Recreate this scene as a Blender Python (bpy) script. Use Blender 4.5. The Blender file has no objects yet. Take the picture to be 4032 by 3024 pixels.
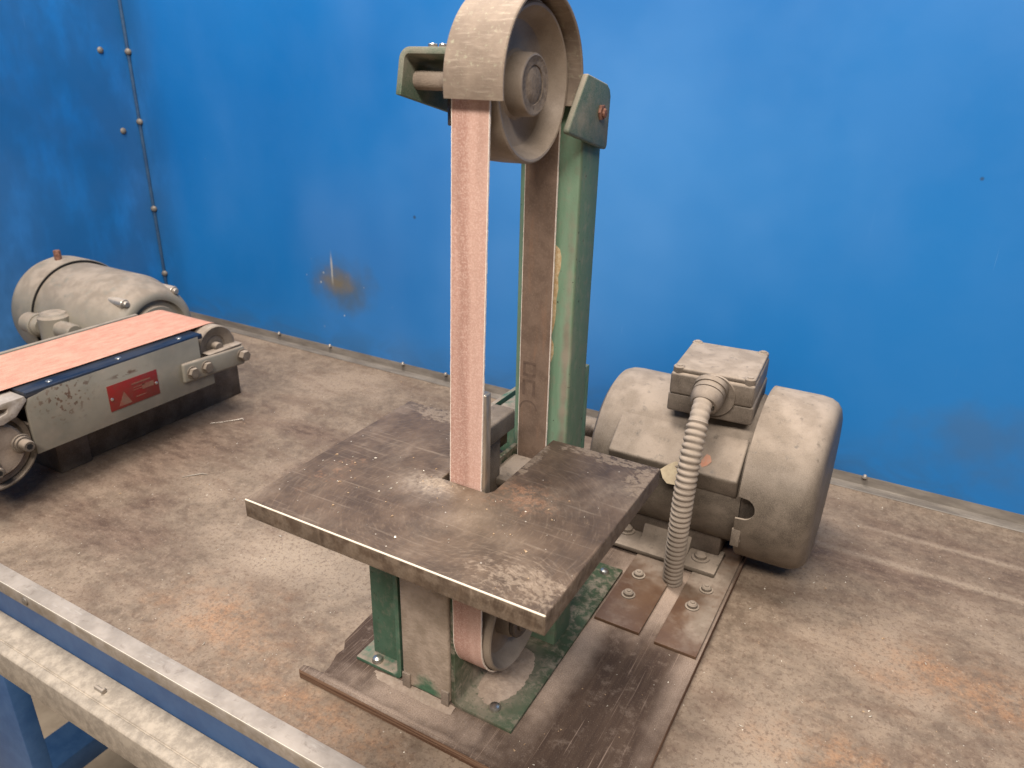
import bpy, bmesh, math, random
from mathutils import Vector, Matrix, noise as mnoise
random.seed(7)
SC = bpy.context.scene
COL = SC.collection
K = 0.001                                   # everything below is written in millimetres

# ------------------------------------------------------------------ camera
cam_d = bpy.data.cameras.new('camera'); cam = bpy.data.objects.new('camera', cam_d); COL.objects.link(cam)
Rw = ((0.8713, 0.4903, 0.0215), (0.2094, -0.3318, -0.9198), (-0.4438, 0.8059, -0.3918))
right, up, back = Vector(Rw[0]), -Vector(Rw[1]), -Vector(Rw[2])
m = Matrix((right, up, back)).transposed().to_4x4(); m.translation = Vector((225, -397, 459)) * K
cam.matrix_world = m
cam_d.sensor_width = 36; cam_d.lens = 26.16; cam_d.clip_start = 0.01; cam_d.clip_end = 50
cam_d.dof.use_dof = True; cam_d.dof.focus_distance = 0.56; cam_d.dof.aperture_fstop = 14.0
SC.camera = cam
SC.render.resolution_x = 1024; SC.render.resolution_y = 768
# ------------------------------------------------------------------ world + lamps (indoor: ceiling tubes and dim room)
W = bpy.data.worlds.new('World'); SC.world = W; W.use_nodes = True
bg = W.node_tree.nodes['Background']; bg.inputs[0].default_value = (1.0, 0.93, 0.85, 1); bg.inputs[1].default_value = 0.125
def area(name, loc, target, sx, sy, power, color):
    l = bpy.data.lights.new(name, 'AREA'); l.shape = 'RECTANGLE'; l.size = sx; l.size_y = sy; l.energy = power; l.color = color
    o = bpy.data.objects.new(name, l); COL.objects.link(o); o.location = loc
    o.rotation_euler = (Vector(target) - Vector(loc)).to_track_quat('-Z', 'Y').to_euler()
area('ceiling_lamp', (0.45, -1.5, 1.95), (0.0, 0.1, 0.1), 2.0, 0.35, 76, (1.0, 0.935, 0.865))
area('ceiling_lamp', (-0.30, -0.05, 2.1), (-0.15, 0.2, 0.1), 1.3, 0.25, 50, (1.0, 0.94, 0.875))
vs = SC.view_settings; vs.view_transform = 'Standard'; vs.look = 'None'; vs.exposure = 0.2; vs.gamma = 1.0
SC.render.engine = 'CYCLES'

# ------------------------------------------------------------------ node helpers
def lin(c):
    return tuple(((v/255)/12.92 if v/255 <= .04045 else ((v/255+.055)/1.055)**2.4) for v in c[:3]) + (1,)
class Mt:
    def __init__(s, name):
        s.m = bpy.data.materials.new(name); s.m.use_nodes = True; s.t = s.m.node_tree; s.n = s.t.nodes
        s.b = s.n['Principled BSDF']; s._pos = None; s._geo = None
    def add(s, t, **kw):
        n = s.n.new(t)
        for k, v in kw.items(): setattr(n, k, v)
        return n
    def put(s, sock, v):
        if hasattr(v, 'is_linked') or hasattr(v, 'links'): s.t.links.new(v, sock)
        else:
            if isinstance(v, tuple) and sock.type == 'RGBA': v = lin(v)
            sock.default_value = v
    def geo(s):
        if not s._geo: s._geo = s.add('ShaderNodeNewGeometry')
        return s._geo
    def pos(s):
        if not s._pos:
            v = s.add('ShaderNodeVectorMath', operation='SCALE'); s.t.links.new(s.geo().outputs['Position'], v.inputs[0]); v.inputs['Scale'].default_value = 1000
            s._pos = v.outputs[0]
        return s._pos
    def nz(s):
        x = s.add('ShaderNodeSeparateXYZ'); s.t.links.new(s.geo().outputs['Normal'], x.inputs[0]); return x.outputs[2]
    def axis(s, i):
        x = s.add('ShaderNodeSeparateXYZ'); s.t.links.new(s.pos(), x.inputs[0]); return x.outputs[i]
    def noise(s, size, detail=4, rough=.55, dist=0, stretch=None, off=0):
        n = s.add('ShaderNodeTexNoise'); v = s.pos()
        st = stretch or (1, 1, 1)
        mp = s.add('ShaderNodeMapping'); s.t.links.new(v, mp.inputs[0])
        mp.inputs['Scale'].default_value = tuple(1/(size*q) for q in st); mp.inputs['Location'].default_value = (off*3.7, off*1.3, off*2.1)
        s.t.links.new(mp.outputs[0], n.inputs['Vector']); n.inputs['Scale'].default_value = 1; n.inputs['Detail'].default_value = min(detail, 4)
        n.inputs['Roughness'].default_value = rough; n.inputs['Distortion'].default_value = dist
        return n.outputs[0]
    def spots(s, size, r, off=0):
        n = s.add('ShaderNodeTexVoronoi'); mp = s.add('ShaderNodeMapping'); s.t.links.new(s.pos(), mp.inputs[0])
        mp.inputs['Scale'].default_value = (1/size,)*3; mp.inputs['Location'].default_value = (off, off*2, off*3)
        s.t.links.new(mp.outputs[0], n.inputs['Vector']); n.inputs['Scale'].default_value = 1
        return s.ramp(n.outputs['Distance'], r, r*.6)
    def polar(s, c, dr, da, off=0):
        """noise drawn out along circles round c: swirl scratches"""
        v = s.add('ShaderNodeVectorMath', operation='SUBTRACT'); s.t.links.new(s.pos(), v.inputs[0]); v.inputs[1].default_value = c
        x = s.add('ShaderNodeSeparateXYZ'); s.t.links.new(v.outputs[0], x.inputs[0])
        l = s.add('ShaderNodeVectorMath', operation='LENGTH'); s.t.links.new(v.outputs[0], l.inputs[0])
        cb = s.add('ShaderNodeCombineXYZ'); s.put(cb.inputs[0], s.ma('DIVIDE', l.outputs['Value'], dr)); s.put(cb.inputs[1], s.ma('MULTIPLY', s.ma('ARCTAN2', x.outputs[1], x.outputs[0]), da)); cb.inputs[2].default_value = off
        n = s.add('ShaderNodeTexNoise'); s.t.links.new(cb.outputs[0], n.inputs['Vector']); n.inputs['Scale'].default_value = 1; n.inputs['Detail'].default_value = 3; n.inputs['Roughness'].default_value = .65
        return n.outputs[0]
    def ramp(s, f, a, b, lo=0., hi=1.):
        n = s.add('ShaderNodeMapRange', interpolation_type='SMOOTHSTEP'); s.put(n.inputs[0], f)
        if a > b: a, b, lo, hi = b, a, hi, lo
        n.inputs[1].default_value = a; n.inputs[2].default_value = b; n.inputs[3].default_value = lo; n.inputs[4].default_value = hi
        return n.outputs[0]
    def ma(s, op, a, b=0.):
        n = s.add('ShaderNodeMath', operation=op); n.use_clamp = op in ('ADD',) ; s.put(n.inputs[0], a); s.put(n.inputs[1], b); return n.outputs[0]
    def mul(s, *a):
        r = a[0]
        for x in a[1:]: r = s.ma('MULTIPLY', r, x)
        return r
    def mix(s, f, a, b):
        n = s.add('ShaderNodeMix', data_type='RGBA'); s.put(n.inputs[0], f); s.put(n.inputs[6], a); s.put(n.inputs[7], b); return n.outputs[2]
    def sph(s, c, r, soft=.25, wob=0., wsize=15):
        v = s.add('ShaderNodeVectorMath', operation='SUBTRACT'); s.t.links.new(s.pos(), v.inputs[0]); v.inputs[1].default_value = c
        d = s.add('ShaderNodeVectorMath', operation='DIVIDE'); s.t.links.new(v.outputs[0], d.inputs[0]); d.inputs[1].default_value = r
        l = s.add('ShaderNodeVectorMath', operation='LENGTH'); s.t.links.new(d.outputs[0], l.inputs[0])
        f = l.outputs['Value']
        if wob:
            f = s.ma('ADD', f, s.ma('MULTIPLY', s.ma('SUBTRACT', s.noise(wsize, 2, .65, off=sum(c) % 9), .5), wob)); f.node.use_clamp = False
        return s.ramp(f, 1., max(0., 1-2*soft)) if soft < .5 else s.ramp(f, 1., 0.)
    def bump(s, h, strength=.3, dist=.5):
        n = s.add('ShaderNodeBump'); n.inputs['Strength'].default_value = strength; n.inputs['Distance'].default_value = dist*K
        s.put(n.inputs['Height'], h)
        if s.b.inputs['Normal'].is_linked:
            s.t.links.new(s.b.inputs['Normal'].links[0].from_socket, n.inputs['Normal'])
        s.t.links.new(n.outputs[0], s.b.inputs['Normal'])
    def fin(s, color, rough=.6, metal=0., spec=.5):
        s.put(s.b.inputs['Base Color'], color); s.put(s.b.inputs['Roughness'], rough); s.put(s.b.inputs['Metallic'], metal)
        s.b.inputs['Specular IOR Level'].default_value = spec
        return s.m
DUST = (150, 135, 120); DUST2 = (127, 113, 99)
def dustcol(s):
    return s.mix(s.ramp(s.noise(22, 5), .35, .65), DUST, DUST2)
def dusty(name, base, base2=None, rough=.5, metal=0., lo=.15, hi=.8, amount=1., side=.25, size=9, bump=.25):
    """painted or bare surface with sanding dust settled on what faces up and a thin film elsewhere"""
    s = Mt(name)
    c = s.mix(s.ramp(s.noise(16, 5, .6, off=2), .35, .65), base, base2 or base)
    n = s.noise(size, 7, .62)
    upf = s.mul(s.ramp(s.nz(), lo, hi), s.ramp(n, .18, .45), amount)
    film = s.mul(s.ramp(s.noise(size*3, 6, .6, off=4), .35, .7), side)
    f = s.ma('MAXIMUM', upf, film)
    grain = s.noise(.7, 2, .5)
    col = s.mix(f, c, dustcol(s)); col = s.mix(s.ramp(grain, .3, .75, 0, .2), col, (178, 162, 146))
    s.bump(grain, bump, .4)
    r = s.ramp(f, 0, 1, rough, .93)
    return s.fin(col, r, s.ramp(f, 0, .6, metal, 0) if metal else 0., .35)

def mat_bench():
    s = Mt('bench_steel')
    fine = s.noise(2.2, 6, .7); med = s.noise(14, 6, .7); big = s.noise(120, 5, .62, .2); st = s.noise(26, 5, .68, .1, (2.6, 1, 1), 3)
    c = s.mix(s.ramp(med, .3, .7), (100, 85, 71), (130, 113, 96))
    c = s.mix(s.ramp(big, .44, .62), c, (138, 120, 102))
    c = s.mix(s.ramp(st, .46, .7, 0, .55), c, (96, 76, 62))
    # dark rubbed patches and wiped streaks
    dk = s.ma('MAXIMUM', s.sph((-330, 180, 0), (150, 70, 40), .5, 1.2, 45), s.sph((240, 330, 0), (150, 60, 40), .5, 1., 45))
    dk = s.ma('MAXIMUM', dk, s.sph((-470, 30, 0), (60, 40, 30), .5, 1.4, 25)); dk = s.ma('MAXIMUM', dk, s.sph((-470, -20, 0), (180, 60, 40), .5, 1.2, 40))
    dk = s.ma('MAXIMUM', dk, s.sph((-430, 255, 0), (190, 42, 40), .5, .9, 40)); dk = s.ma('MAXIMUM', dk, s.sph((-550, 130, 0), (110, 230, 40), .5, .8, 40))
    dk = s.ma('MAXIMUM', dk, s.mul(s.sph((330, 400, 0), (260, 60, 40), .5, 1.1, 50), .7)); dk = s.ma('MAXIMUM', dk, s.mul(s.sph((-60, 440, 0), (420, 50, 40), .5, 1.0, 50), .6))
    c = s.mix(s.mul(dk, .85), c, s.mix(s.ramp(s.noise(9, 5, .72, 0, (3, 1, 1), 14), .35, .65), (70, 52, 43), (108, 88, 74)))
    wp = s.ma('MAXIMUM', s.sph((300, 345, 0), (210, 9, 30), .5, .6, 40), s.sph((340, 405, 0), (190, 8, 30), .5, .6, 40)); wp = s.ma('MAXIMUM', wp, s.sph((200, 30, 0), (50, 160, 30), .5, .9, 30))
    wp = s.ma('MAXIMUM', wp, s.sph((-260, 40, 0), (150, 70, 30), .5, .9, 40)); c = s.mix(s.mul(wp, .5), c, (164, 146, 126))
    # orange rust
    ru = s.ma('MAXIMUM', s.sph((-110, -96, 0), (150, 28, 30), .5, 1.0, 22), s.sph((255, 60, 0), (90, 60, 30), .5, 1.6, 40))
    ru = s.ma('MAXIMUM', ru, s.sph((-250, -60, 0), (110, 60, 30), .5, 1.6, 30)); ru = s.ma('MAXIMUM', ru, s.sph((330, 190, 0), (120, 60, 30), .5, 1.6, 40))
    ru = s.mul(ru, s.ramp(s.noise(11, 6, .75, off=5), .3, .7))
    c = s.mix(s.mul(ru, .65), c, s.mix(s.ramp(fine, .35, .65), (142, 99, 68), (170, 128, 92)))
    c = s.mix(s.mul(s.ramp(s.noise(5, 5, .7, off=8), .55, .72), .5), c, (152, 131, 112))
    c = s.mix(s.ramp(s.noise(4, 5, .75, off=11), .36, .5, .55, 0), c, (88, 69, 57)); c = s.mix(s.ramp(fine, .28, .45, .6, 0), c, (84, 66, 56)); c = s.mix(s.ramp(s.noise(1.5, 3, .7, off=12), .58, .7, 0, .35), c, (164, 143, 124))
    c = s.mix(s.mul(s.spots(15, .05, 3), .5), c, (205, 196, 180))
    s.bump(fine, .35, .5); s.bump(med, .2, .6)
    return s.fin(c, s.ramp(med, .3, .7, .6, .85), 0., .3)
def mat_wall():
    s = Mt('blue_paint')
    c = s.mix(s.ramp(s.noise(520, 2, .45), .3, .7), (12, 95, 160), (26, 109, 174))
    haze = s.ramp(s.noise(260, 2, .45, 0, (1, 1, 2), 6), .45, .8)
    c = s.mix(s.mul(haze, .42), c, (98, 140, 192)); c = s.mix(s.mul(s.sph((-180, 497, 360), (400, 200, 360), .5, .7, 160), .5), c, (84, 140, 196))  # hazy film, then the light glow at upper centre put into the paint
    # settled grime low on the sheet; left corner shade put into the paint colour
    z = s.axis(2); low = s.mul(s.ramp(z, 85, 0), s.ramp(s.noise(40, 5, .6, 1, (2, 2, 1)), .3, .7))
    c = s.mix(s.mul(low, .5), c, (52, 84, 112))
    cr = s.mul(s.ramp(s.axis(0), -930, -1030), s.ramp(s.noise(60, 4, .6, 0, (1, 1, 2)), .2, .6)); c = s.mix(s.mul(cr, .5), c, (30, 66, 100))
    st = s.sph((-585, 497, 125), (85, 60, 62), .5, .9, 40)
    c = s.mix(s.mul(st, .75), c, (74, 84, 88))
    c = s.mix(s.mul(s.sph((-598, 497, 130), (52, 60, 28), .5, 1.0, 22), .85), c, (112, 100, 78))
    c = s.mix(s.mul(s.sph((-607, 497, 150), (3.2, 30, 34), .4, .6, 12), .8), c, (170, 165, 155))
    spk = s.mul(s.spots(26, .1, 5), s.sph((-590, 497, 110), (110, 60, 95), .5, .6, 30))
    c = s.mix(s.mul(spk, .9), c, (190, 186, 178))
    c = s.mix(s.mul(s.sph((330, 497, 90), (120, 60, 60), .5, 1.4, 40), .35), c, (70, 84, 96))
    c = s.mix(s.mul(s.spots(120, .016, 2), .8), c, (170, 184, 200)); c = s.mix(s.mul(s.spots(170, .02, 7), .7), c, (44, 56, 70))
    sc = s.mul(s.ramp(s.noise(2.4, 2, .5, 0, (1, 1, 55), 3), .73, .78), s.ramp(s.noise(90, 2, .5, off=9), .52, .62)); c = s.mix(s.mul(sc, .5), c, (104, 150, 200))
    s.bump(s.noise(60, 3), .12, 2.)
    return s.fin(c, s.ramp(s.noise(90, 4), .3, .7, .42, .58), 0., .45)
def mat_plate():
    s = Mt('table_steel')
    fine = s.noise(1.3, 5, .7); scr = s.noise(3, 5, .7, .1, (18, 1, 1), 2); scr2 = s.noise(3, 4, .65, .1, (1, 20, 1), 7); med = s.noise(30, 5, .68)
    c = s.mix(s.ramp(med, .35, .65), (70, 56, 45), (90, 73, 59))
    c = s.mix(s.ramp(scr, .55, .75, 0, .45), c, (136, 120, 104)); c = s.mix(s.ramp(scr2, .55, .75, 0, .35), c, (66, 57, 51))
    nzf = s.ramp(s.nz(), .3, .9)
    # burnished arc in front of the notch
    sw = s.ramp(s.polar((10, -75, 209), 1.6, 6), .5, .72); sw2 = s.ramp(s.polar((60, -140, 209), 1.5, 5, 3), .5, .7)
    c = s.mix(s.mul(sw, .22), c, (140, 119, 99)); c = s.mix(s.mul(sw2, .4, s.sph((70, -112, 209), (60, 40, 30), .5, .6, 14)), c, (176, 156, 136))
    c = s.mix(s.mul(s.sph((-24, -56, 209), (30, 20, 30), .5, .8, 9), s.ramp(s.noise(3, 5, .7), .3, .6), s.ramp(sw, 0, 1, .45, .9)), c, (186, 168, 148))
    bur = s.sph((-24, -62, 209), (48, 26, 20), .5, 1.0, 14)
    bur = s.ma('MAXIMUM', bur, s.mul(s.sph((25, -70, 209), (50, 50, 20), .5, .8, 30), .6))
    c = s.mix(s.mul(bur, .3), c, (150, 133, 114))
    # caked dust: rear right corner, notch edge, front right corner, rear left
    cor = s.ma('MAXIMUM', s.sph((62, 40, 209), (62, 17, 30), .5, .9, 14), s.sph((96, 20, 209), (22, 38, 30), .5, .9, 14))
    cor = s.ma('MAXIMUM', cor, s.sph((20, 8, 209), (9, 44, 30), .5, .8, 9)); cor = s.ma('MAXIMUM', cor, s.mul(s.sph((80, -112, 209), (58, 26, 30), .5, 1.2, 12), .82))
    cor = s.ma('MAXIMUM', cor, s.sph((-80, 36, 209), (50, 26, 30), .5, 1.2, 16)); cor = s.ma('MAXIMUM', cor, s.sph((-16, -52, 209), (30, 12, 30), .5, .8, 9))
    cake = s.ramp(s.ma('MULTIPLY', cor, s.ramp(s.noise(3.4, 7, .75, .6, (1.6, 1, 1)), .3, .62)), .3, .5)
    # rust right of the notch
    rs = s.mul(s.sph((38, -38, 209), (34, 26, 30), .5, 1.4, 12), s.ramp(s.noise(5, 6, .7, off=3), .42, .56))
    rs2 = s.mul(s.sph((-85, -75, 209), (16, 40, 30), .5, 1.5, 12), s.ramp(s.noise(5, 6, .7, off=6), .5, .6))
    c = s.mix(s.mul(s.ma('MAXIMUM', rs, s.mul(rs2, .5)), .65), c, s.mix(s.ramp(fine, .4, .6), (116, 80, 57), (150, 112, 86)))
    film = s.mul(s.ramp(s.noise(40, 6, .72, 0, (1, 1.6, 1), off=9), .45, .75), .35)
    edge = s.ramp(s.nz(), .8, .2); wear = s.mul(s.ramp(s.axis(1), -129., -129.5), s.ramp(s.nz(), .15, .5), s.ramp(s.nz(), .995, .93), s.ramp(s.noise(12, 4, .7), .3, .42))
    f = s.ma('MAXIMUM', s.ma('MAXIMUM', s.mul(cake, nzf, .45), film), s.mul(edge, s.ramp(s.noise(8, 6, .65), .35, .65), .35))
    c = s.mix(f, c, s.mix(s.ramp(fine, .35, .65), (134, 117, 100), (158, 140, 122)))
    c = s.mix(s.mul(s.spots(9, .06, 1), nzf, .6), c, (215, 205, 190))
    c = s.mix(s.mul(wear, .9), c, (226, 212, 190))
    s.bump(fine, .25, .3); s.bump(cake, .3, .5)
    r = s.ma('MAXIMUM', s.ramp(bur, 0, 1, .56, .4), s.ramp(f, 0, .7, .3, .92))
    return s.fin(c, r, s.ramp(f, 0, .5, .05, 0.), .26)
def mat_green(name, pale=0.):
    s = Mt(name)
    n = s.noise(2., 4, .6)
    c = s.mix(s.ramp(s.noise(30, 5, .6, .5), .35, .65), (66, 94, 74), (80, 108, 88))
    f = s.mul(s.ramp(s.nz(), .3, .9), s.ramp(s.noise(12, 6, .65), .3, .6))
    if pale:
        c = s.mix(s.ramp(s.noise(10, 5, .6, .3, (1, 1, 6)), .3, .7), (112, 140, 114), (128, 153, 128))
        c = s.mix(s.mul(s.ramp(s.axis(0), 22.6, 24.2), .75), c, (74, 92, 70))  # right face darkened: its shade is put into the paint colour
        d = s.mul(s.sph((20.5, 52, 250), (5, 14, 175), .5, 1.1, 12), .85)
        f = s.ma('MAXIMUM', f, d)
    drop = s.mul(s.ramp(s.noise(6, 5, .75, 0, (1, 1, 1.6), 3), .45, .75), .4)
    f = s.ma('MAXIMUM', f, drop)
    c = s.mix(f, c, dustcol(s))
    c = s.mix(s.mul(s.ramp(s.noise(3.5, 3, .5, off=7), .68, .73), .8), c, (50, 44, 36))
    s.bump(n, .3, .5)
    return s.fin(c, s.ramp(f, 0, 1, .62, .92), 0., .3)
def mat_flange():
    s = Mt('green_paint_foot'); n = s.noise(2., 4, .6)
    c = s.mix(s.ramp(s.noise(30, 5, .6, .5), .35, .65), (54, 64, 46), (64, 78, 58))
    f = s.ma('MAXIMUM', s.sph((4, -4, 12), (38, 84, 70), .5, .7, 10), s.mul(s.ramp(s.noise(8, 6, .7, .3), .42, .66), .7))
    f = s.mul(f, s.ramp(s.noise(3, 4, .7, off=3), .2, .5)); c = s.mix(f, c, dustcol(s)); s.bump(n, .25, .4)
    return s.fin(c, s.ramp(f, 0, 1, .6, .95), 0., .2)
def mat_hub():
    s = Mt('hub_face_caked'); p = s.noise(2.6, 4, .7); q = s.noise(7, 4, .65, off=3)
    c = s.mix(s.ramp(q, .35, .65), (112, 99, 87), (136, 121, 107)); c = s.mix(s.ramp(p, .42, .3, 0, .7), c, (70, 60, 52)); c = s.mix(s.ramp(p, .6, .75, 0, .5), c, (164, 148, 132))
    s.bump(p, .9, 1.2)
    return s.fin(c, .9, 0., .2)
def mat_strip():
    s = Mt('brown_steel_strip'); c = s.mix(s.ramp(s.noise(30, 4, .6), .3, .7), (84, 60, 44), (98, 73, 54))
    f = s.ma('MAXIMUM', s.sph((100, 215, 12), (110, 62, 40), .5, .9, 18), s.sph((125, 150, 12), (22, 60, 30), .5, .9, 12))
    f = s.ma('MAXIMUM', s.mul(f, s.ramp(s.noise(4, 5, .7), .15, .5)), s.mul(s.ramp(s.noise(20, 5, .7, off=4), .45, .75), .3))
    c = s.mix(f, c, dustcol(s)); s.bump(s.noise(1., 3), .2, .3)
    return s.fin(c, s.ramp(f, 0, 1, .42, .93), .05, .4)
def mat_column():
    s = Mt('green_paint_caked')
    c = s.mix(s.ramp(s.noise(25, 5), .35, .65), (50, 92, 66), (64, 104, 78))
    g = s.noise(3.2, 5, .6)
    patch = s.mul(s.sph((-37, -44, 12), (17, 12, 20), .35, .9, 8), .95)
    f = s.ma('SUBTRACT', s.ramp(s.noise(26, 6, .6, off=1), .15, .35, .75, 1.), patch)
    c = s.mix(f, c, s.mix(s.ramp(s.noise(18, 5, .6, off=5), .35, .65), (172, 153, 136), (146, 129, 112)))
    s.bump(g, .6, 1.2)
    return s.fin(c, .9, 0., .3)
def mat_abrasive():
    s = Mt('abrasive_grit')
    g = s.noise(.9, 3, .6); st = s.noise(9, 4, .55, 0, (.7, 1, 14)); hz = s.noise(1.1, 3, .7, 0, (3, 1, 1), 3)
    c = s.mix(s.ramp(st, .25, .75), (166, 125, 110), (188, 147, 131))
    c = s.mix(s.ramp(g, .4, .7, 0, .6), c, (216, 184, 168)); c = s.mix(s.ramp(hz, .5, .75, 0, .4), c, (154, 110, 96))
    c = s.mix(s.mul(s.ramp(s.axis(0), -1, 3), .3), c, (226, 190, 172)); c = s.mix(s.mul(s.ramp(s.noise(30, 4, .6, 0, (.4, 1, 2.5), 6), .5, .75), .3), c, (152, 118, 102))
    s.bump(g, .5, .4)
    return s.fin(c, .85, 0., .3)
def mat_abrasive2():
    s = Mt('abrasive_grit_pale')
    g = s.noise(1.2, 3, .6); st = s.noise(8, 5, .7, 0, (1, 3, 1))
    c = s.mix(s.ramp(st, .3, .7), (172, 116, 96), (192, 140, 118)); c = s.mix(s.ramp(g, .4, .7, 0, .3), c, (222, 184, 164))
    s.bump(g, .4, .4)
    return s.fin(c, .85, 0., .3)
def mat_backing():
    s = Mt('belt_backing')
    g = s.noise(1.1, 4, .6); st = s.noise(5, 5, .65, .3, (1, 1, 8)); b = s.noise(14, 5, .6)
    c = s.mix(s.ramp(b, .35, .65), (112, 92, 78), (130, 108, 92)); c = s.mix(s.ramp(st, .52, .75, 0, .5), c, (146, 110, 86)); c = s.mix(s.ramp(g, .45, .75, 0, .5), c, (148, 124, 106))
    s.bump(g, .4, .3)
    return s.fin(c, .85, 0., .3)
def mat_wood():
    s = Mt('plywood')
    gr = s.noise(1.5, 3, .6, .15, (1, 55, 1)); gr2 = s.noise(8, 5, .66, .1, (1, 10, 1), 4); fine = s.noise(1., 4, .6)
    c = s.mix(s.ramp(gr2, .25, .75), (64, 50, 42), (82, 66, 55))
    c = s.mix(s.ramp(gr, .6, .7, 0, .75), c, (136, 116, 102)); c = s.mix(s.ramp(gr, .42, .3, 0, .6), c, (58, 44, 38))
    nzf = s.ramp(s.nz(), .4, .9)
    d = s.ma('MAXIMUM', s.sph((78, 175, 9), (110, 105, 30), .5, .7, 18), s.ma('MAXIMUM', s.sph((-40, -58, 9), (90, 26, 30), .5, .9, 18), s.sph((-60, -71, 9), (120, 7, 30), .5, .5, 18)))
    d = s.ma('MAXIMUM', d, s.sph((42, 60, 9), (24, 150, 30), .5, .6, 16)); d = s.ma('MAXIMUM', d, s.sph((40, 320, 9), (200, 110, 30), .5, .5, 20))
    d = s.ma('MAXIMUM', d, s.mul(s.sph((128, 120, 9), (18, 190, 30), .5, .6, 16), .7)); d = s.ma('MAXIMUM', d, s.mul(s.ramp(s.noise(12, 6, .74), .52, .72), .3))
    d = s.mul(d, nzf, s.ramp(s.noise(4, 6, .7), .08, .4))
    c = s.mix(d, c, s.mix(s.ramp(fine, .3, .7), (140, 121, 106), (168, 148, 132)))
    # plies on the cut edge
    wv = s.ramp(s.noise(2., 3, .5, 0, (60, 60, .8), 2), .45, .55)
    c = s.mix(s.mul(s.ramp(s.nz(), .5, .2), .9), c, s.mix(wv, (92, 66, 50), (128, 100, 80)))
    c = s.mix(s.ramp(fine, .55, .8, 0, .25), c, (190, 172, 152))
    s.bump(gr, .45, .8); s.bump(fine, .2, .4)
    return s.fin(c, s.ramp(d, 0, 1, .75, .95), 0., .15)
def mat_grey():
    s = Mt('grey_enamel')
    c = s.mix(s.ramp(s.noise(60, 5, .6), .35, .65), (112, 107, 96), (128, 121, 108))
    ch = s.mul(s.ramp(s.noise(5.5, 4, .55, .2, off=2), .56, .6), s.sph((-564, 20, 112), (40, 46, 34), .4, .8, 20))
    ch2 = s.mul(s.ramp(s.noise(4, 5, .6, .2, (1, 3, 1), 5), .44, .52), s.sph((-564, 92, 117), (20, 32, 4), .4, .6, 12))
    c = s.mix(s.ma('MAXIMUM', ch, ch2), c, (74, 52, 39))
    d = s.ma('MAXIMUM', s.mul(s.ramp(s.nz(), .2, .8), s.ramp(s.noise(14, 6), .2, .5), .8), s.mul(s.ramp(s.noise(30, 5, .6, off=8), .45, .75), .45))
    c = s.mix(d, c, dustcol(s)); s.bump(s.noise(1.5, 3), .15, .3)
    return s.fin(c, s.ramp(d, 0, 1, .5, .9), 0., .4)
def mat_flat(name, c1, c2, size=10, rough=.6, metal=0., bump=.2, spec=.4, det=5, stretch=None):
    s = Mt(name); n = s.noise(size, det, .72, 0, stretch); s.bump(s.noise(1.2, 3), bump, .4)
    return s.fin(s.mix(s.ramp(n, .33, .67), c1, c2), rough, metal, spec)
def mat_guard():
    s = Mt('guard_steel_dusty')
    c = s.mix(s.ramp(s.noise(20, 5, .6), .35, .65), (122, 106, 92), (142, 125, 109))
    c = s.mix(s.mul(s.ramp(s.noise(3, 5, .65), .55, .75), .45), c, (178, 178, 150)); st = s.noise(1.6, 4, .6, .2, (8, 1, 1))
    c = s.mix(s.ramp(st, .5, .8, 0, .4), c, (188, 172, 154))
    s.bump(st, .25, .4); s.bump(s.noise(.8, 3), .2, .3)
    return s.fin(c, .72, .15, .4)
def mat_lip():
    s = Mt('angle_iron')
    c = s.mix(s.ramp(s.noise(40, 6, .7), .35, .65), (142, 131, 120), (164, 152, 140)); c = s.mix(s.ramp(s.noise(9, 6, .7, .4), .55, .72, 0, .6), c, (118, 105, 94))
    c = s.mix(s.mul(s.ramp(s.nz(), .5, .1), s.ramp(s.noise(16, 5, .65), .4, .6), .5), c, (120, 104, 82))
    st = s.noise(2.5, 4, .65, .2, (6, 1, 1)); c = s.mix(s.ramp(st, .55, .8, 0, .5), c, (190, 182, 170)); s.bump(st, .2, .3)
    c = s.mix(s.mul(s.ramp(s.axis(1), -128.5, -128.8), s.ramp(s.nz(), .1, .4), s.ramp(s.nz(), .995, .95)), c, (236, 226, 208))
    return s.fin(c, .55, .08, .45)

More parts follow.
